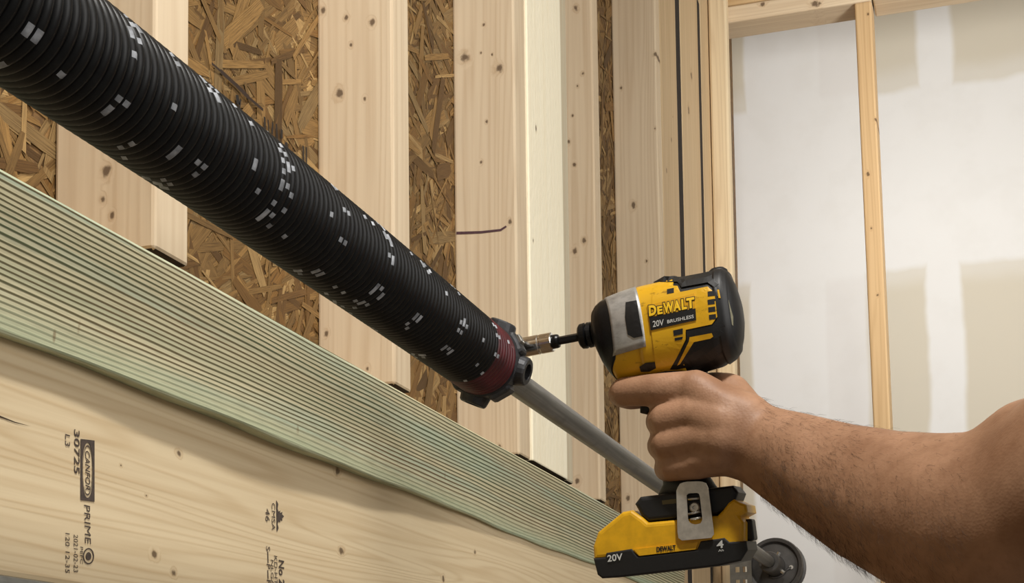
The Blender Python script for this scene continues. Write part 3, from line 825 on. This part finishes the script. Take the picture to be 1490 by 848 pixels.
# belt clip: bent stainless strip with a slot, hanging from the foot down over the battery
HB = 48.0
def clipxy(px, py): return pl(px, py, HB+6)
rr = [(984, 712), (990, 702.5), (1000, 700.5), (1020, 700), (1028, 703), (1031, 712), (1039, 776), (1038, 782), (989, 786.5), (986, 780)]
hole = [(999, 720), (1002, 717.5), (1015, 717), (1018, 719), (1022, 755), (1020, 761), (1012, 763), (1004, 761), (1001, 756)]
NC = 48
def resample(poly, n, cxy):
    # one point per direction from the centre
    out = []
    for i in range(n):
        th = 2*math.pi*i/n; d = (math.cos(th), math.sin(th)*1.0); best = None
        for k in range(len(poly)):
            x1, y1 = poly[k][0]-cxy[0], poly[k][1]-cxy[1]; x2, y2 = poly[(k+1) % len(poly)][0]-cxy[0], poly[(k+1) % len(poly)][1]-cxy[1]
            ex, ey = x2-x1, y2-y1; den = d[0]*ey-d[1]*ex
            if abs(den) < 1e-9: continue
            tt = (x1*ey-y1*ex)/den; uu = (x1*d[1]-y1*d[0])/den
            if tt > 0 and -1e-6 <= uu <= 1+1e-6 and (best is None or tt < best): best = tt
        out.append((cxy[0]+d[0]*best, cxy[1]+d[1]*best))
    return out
cc = (1011, 741)
ro, ri = resample(rr, NC, cc), resample(hole, NC, cc)
mb = MB()
def cl3(pt, c_): x, y = pl(pt[0], pt[1], HB+6); return Vector((x, y, c_))
zc = lambda pt: HB+6
mb.rings([[cl3(p_, zc(p_)) for p_ in ro], [cl3(p_, zc(p_)) for p_ in ri], [cl3(p_, zc(p_)-2.5) for p_ in ri], [cl3(p_, zc(p_)-2.5) for p_ in ro], [cl3(p_, zc(p_)) for p_ in ro]], True, False, smooth=False)
clip = mb.build('belt_clip', nickel, drv)
mb = MB(); x, y = pl(1010, 738, HB)
mb.lathe((x, y, HC-4), (0, 0, 1), [(0, 7.5), (9, 7.5), (11, 6), (11, 2.8), (8, 2.5), (8, .1)], 16); mb.build('clip_screw', nickel, drv)
for (xa, ya, xb, yb) in ((1001, 748, 1019, 744), (1005, 755.5, 1020, 753), (1001, 726, 1017, 725)):  # bars added to imitate the bright glints inside the clip slot
    p_, q_ = pl(xa, ya, HB), pl(xb, yb, HB)
    mb = MB(); mb.tube([Vector((p_[0], p_[1], HB)), Vector((q_[0], q_[1], HB))], 1.7, 8); mb.build('slot_glint_bar', nickel, clip)
mb = MB(); a_, b_ = pl(998, 711, HB+4), pl(1024, 708, HB+4)
for k in range(5):
    f_ = k/4; mb.box((a_[0]+(b_[0]-a_[0])*f_-2, a_[1]+(b_[1]-a_[1])*f_-2, HB-3), (a_[0]+(b_[0]-a_[0])*f_+2, a_[1]+(b_[1]-a_[1])*f_+2.5, HB+4.5), 0.6)
mb.build('clip_teeth', nickel, clip)

# ---- battery pack, slides under the foot
bat = dempty('battery_pack', 'yellow and black slide-on battery pack under the driver handle', 'battery')
HB1 = 46.0
ytop = [(863, 795), (870, 774), (906, 744.5), (919, 742), (935, 753), (943, 760), (986, 756), (1044, 750), (1052, 742), (1060, 731), (1068, 726), (1078, 731), (1086, 734), (1088, 745), (1077, 751), (1083, 760), (1083, 790), (1060, 800), (864, 814)]
mb = MB(); mb.prism([pl(px, py, HB1-3) for px, py in ytop], -HB1, HB1, 9); mb.build('upper_shell', yellow, bat)
HB2 = 48.0
blk = [(863, 812), (880, 810.5), (882, 804), (919, 798), (928, 809), (1014, 799), (1019, 787), (1054, 782), (1061, 788), (1086, 787), (1088, 800), (1078, 816), (1045, 823.5), (900, 840), (876, 841.5), (869, 836)]
mb = MB(); mb.prism([pl(px, py, HB2) for px, py in blk], -HB2, HB2, 3); mb.build('lower_shell', black_p, bat)
mb = MB(); mb.prism([pl(px, py, HB2+.8) for px, py in [(922, 799), (1016, 788.5), (1012, 799), (930, 808.5)]], HB2-4, HB2+.8); mb.build('side_label', yellow, bat)
def battext(s, p00, p10, p01, mat, name, **kw):
    m_ = MB()
    def fn(u, v):
        x = p00[0]+(p10[0]-p00[0])*u+(p01[0]-p00[0])*v; y = p00[1]+(p10[1]-p00[1])*u+(p01[1]-p00[1])*v
        q = pl(x, y, HB2+1.6); return Vector((q[0], q[1], HB2+1.6))
    text_mesh(s, fn, m_, **kw); return m_.build(name, mat, bat, recalc=False)
battext('20V', (884, 817.5), (906, 814.5), (883.5, 807.5), white_p, 'voltage_print', bold=0.02)
battext('DEWALT', (955.5, 803), (983.5, 800), (955, 795.5), black_p, 'brand_print', bold=0.04)
battext('4', (1043, 798), (1053, 796.5), (1042.5, 787), white_p, 'capacity_print', bold=0.02)
battext('Ah', (1045, 802.5), (1053, 801.5), (1045, 799.5), white_p, 'capacity_print', bold=0.01)
mb = MB(); mb.box((pl(1084, 770, 0)[0], pl(1084, 788, 0)[1], -20), (pl(1098, 770, 0)[0], pl(1084, 756, 0)[1], 14), 3); mb.build('release_button', black_p, bat)

# ---- socket on the driver bit
skt = dempty('socket_bit', 'shiny chrome socket on a black bit, pressed against the spring cone', 'socket')
mb = MB(); mb.lathe((-113*ST, AB, 0), (-1, 0, 0), [(0, 6.2), (36, 6.2), (37, 6.2)], 6, cap=True); mb.build('shank', black_m, skt)
mb = MB(); mb.lathe((-146*ST, AB, 0), (-1, 0, 0), [(-2, 5), (-1, 9.5), (2, 10.5), (8, 10.5), (10, 9)], 20); mb.build('collar', black_m, skt)
mb = MB(); mb.lathe((-154*ST, AB, 0), (-1, 0, 0), [(0, 6), (0, 13.2), (1.5, 14.6), (18, 14.6), (19, 14.0), (21, 14.0), (22, 14.6), (50, 14.6), (53, 13.8), (53, 9), (40, 8.6)], 32, smooth=False); mb.build('sleeve', chrome, skt)

# ================================================================== THE PERSON'S ARM AND HAND
t = NT('skin'); p = t.obj()
n1 = t.noise(p, 22, 4); n2 = t.noise(p, 140, 3)
c = t.ramp(n1, [(0.3, srgb(142, 104, 78)), (0.55, srgb(166, 127, 99)), (0.75, srgb(178, 136, 108))])
c = t.mix(t.math('MULTIPLY', t.sstep(n2, 0.45, 0.75), 0.25), c, srgb(124, 86, 62))
vor = t.n('ShaderNodeTexVoronoi', {'Vector': p, 'Scale': 420.0}).outputs['Distance']
t.bump(t.math('ADD', t.math('MULTIPLY', vor, 0.5), t.noise(p, 60, 3)), 0.35, 0.0008)
skin = t.done(c, 0.52, 0, Specular_IOR_Level=0.35)
t.b.inputs['Subsurface Weight'].default_value = 0.0
t.b.inputs['Subsurface Radius'].default_value = (0.008, 0.003, 0.002)

body = MB()
def chain(pts, n=20):
    """pts = [(world point, radius)] joined by round tapered links"""
    P = []; R = []
    for i in range(len(pts)-1):
        (a, ra), (b, rb) = pts[i], pts[i+1]
        m = 6
        for k in range(m+(1 if i == len(pts)-2 else 0)):
            f_ = k/m; P.append(a.lerp(b, f_)); R.append(ra+(rb-ra)*f_)
    # rounded ends
    d0 = (P[0]-P[1]).normalized(); d1 = (P[-1]-P[-2]).normalized()
    P = [P[0]+d0*R[0]*s_ for s_ in (.97, .8, .5)]+P+[P[-1]+d1*R[-1]*s_ for s_ in (.5, .8, .97)]
    R = [R[0]*q for q in (.24, .6, .866)]+R+[R[-1]*q for q in (.866, .6, .24)]
    body.tube(P, R, n)
def hp(px, py, c, r): return (w3(px, py, c), r*K)
# fingers: (knuckle, middle joint, end joint, tip) curling round the grip to its far side
chain([hp(1012, 566, 44, 27), hp(955, 567, 40, 23.5), hp(908, 570, 22, 21.5), hp(904, 573, -8, 20), hp(918, 579, -28, 17.5), hp(932, 580, -38, 15.5)])
chain([hp(1010, 602, 54, 28), hp(967, 611, 46, 24), hp(962, 613, 16, 23), hp(966, 615, -22, 21), hp(984, 614, -44, 18), hp(1000, 615, -44, 16)])
chain([hp(1012, 638, 56, 27), hp(970, 647, 48, 23.5), hp(963, 648, 16, 22), hp(968, 650, -22, 20), hp(990, 650, -44, 17.5), hp(1004, 650, -44, 15.5)])
chain([hp(1018, 672, 50, 25), hp(978, 679, 42, 21), hp(971, 681, 12, 20), hp(976, 683, -20, 18), hp(996, 684, -40, 16), hp(1006, 684, -40, 14)])
# thumb over the back of the grip to the far side
chain([hp(1085, 610, 22, 36), hp(1062, 572, 0, 30), hp(1036, 566, -34, 25), hp(1000, 570, -52, 21), hp(972, 573, -52, 17)])
# back of the hand
WR = w3(1100, 640, 46)
for (px, py, c_, r, r2) in ((1012, 567, 46, 29, 42), (1012, 602, 54, 29, 46), (1014, 638, 56, 28, 46), (1020, 668, 50, 28, 42)):
    a = hp(px, py, c_, r); mid = hp((px+1085)/2, py*0.6+640*0.4, c_+2, (r+r2)/2+1)
    b = hp(1085, 632+(py-620)*0.35, 44, r2)
    chain([a, mid, b])
chain([hp(1050, 640, 34, 52), hp(1090, 640, 40, 52)])
# tendons
for (px, py, c_) in ((1012, 562, 68), (1010, 598, 79), (1012, 636, 81)):
    chain([hp(px, py, c_, 5), hp(px+40, py*0.8+630*0.2, c_+8, 4.5), hp(1090, 625+(py-600)*0.2, c_-2, 4)])
# wrist and forearm, coming towards the camera and to the right
def ap(px, py, dep, r): return (at(px, py, dep), r*dep/F)
zw = 1.385
chain([ap(1080, 640, zw, 58), ap(1112, 648, zw-.01, 58), ap(1160, 668, zw-.035, 68), ap(1220, 698, zw-.07, 84), ap(1290, 728, zw-.11, 104), ap(1360, 750, zw-.15, 122), ap(1430, 762, zw-.19, 134), ap(1490, 765, zw-.22, 138)], 28)
chain([ap(1105, 668, zw, 42), ap(1180, 708, zw-.05, 56), ap(1260, 748, zw-.10, 72)], 24)
# upper arm rising to the right
chain([ap(1440, 730, zw-.20, 100), ap(1520, 690, zw-.22, 120)], 24)
chain([ap(1490, 765, zw-.22, 138), ap(1560, 720, zw-.25, 150), ap(1680, 640, zw-.29, 170), ap(1850, 540, zw-.34, 190), ap(2050, 420, zw-.40, 215)], 28)
src = body.build('arm_source', skin, recalc=True)
rm = src.modifiers.new('r', 'REMESH'); rm.mode = 'VOXEL'; rm.voxel_size = 0.0021; rm.use_smooth_shade = True
sm_ = src.modifiers.new('s', 'SMOOTH'); sm_.factor = 0.5; sm_.iterations = 9
dg_ = bpy.context.evaluated_depsgraph_get()
me = bpy.data.meshes.new_from_object(src.evaluated_get(dg_), depsgraph=dg_)
bpy.data.objects.remove(src)
# soften the blends of wrist, elbow and upper arm further
bm = bmesh.new(); bm.from_mesh(me)
def pxof(c_):
    q_ = RW.transposed() @ (c_-EYE); return PPX-F*q_.x/q_.z
far_v = [v for v in bm.verts if pxof(v.co) > 1300]
for _ in range(60): bmesh.ops.smooth_vert(bm, verts=far_v, factor=0.5, use_axis_x=True, use_axis_y=True, use_axis_z=True)
mid_v = [v for v in bm.verts if pxof(v.co) > 1050]
for _ in range(14): bmesh.ops.smooth_vert(bm, verts=mid_v, factor=0.5, use_axis_x=True, use_axis_y=True, use_axis_z=True)
bm.to_mesh(me); bm.free()
org = at(1300, 730, 1.27)
for v in me.vertices: v.co -= org
for p_ in me.polygons: p_.use_smooth = True
me.materials.clear(); me.materials.append(skin)
person = bpy.data.objects.new('person', me); C.objects.link(person); person.location = org
tag(person, 'bare left arm and hand reaching in to hold the yellow impact driver', 'person')
# arm hair
hair_m = plain('dark_hair', srgb(44, 30, 22), 0.5, 0, 0.2, 100, 0)
mb = MB(); rng = random.Random(5)
polys = list(me.polygons); cnt = 0
toe = RW @ Vector((0, 0, 1)); ax_arm = (at(1430, 740, zw-.19)-at(1110, 640, zw)).normalized()
upv = RW @ Vector((0, 1, 0))
while cnt < 3800:
    p_ = rng.choice(polys); c_ = p_.center+org; q = MLi @ c_
    cp = RW.transposed() @ (c_-EYE); px = PPX-F*cp.x/cp.z*1.0; py = PPY+F*cp.y/cp.z
    if not (1105 < px < 1400): continue
    nrm = p_.normal
    if nrm.dot(toe) < -0.3: continue
    if px > 1260 and rng.random() < 0.6: continue
    cnt += 1
    d = (nrm*0.38+ax_arm*rng.uniform(0.3, 1.0)+upv*rng.uniform(-0.7, -0.1)+Vector([rng.uniform(-.18, .18) for _ in range(3)])).normalized()
    Lh = rng.uniform(.006, .015)
    a = c_-nrm*.0006; b = a+d*Lh*.5; e = b+(d+ax_arm*.5-nrm*.35).normalized()*Lh*.5
    mb.tube([a, b, e], [.000065, .00006, .00003], 3, cap=False)
hair = mb.build('arm_hair', hair_m, person, org, recalc=False)
hair['kind'] = 'stuff'
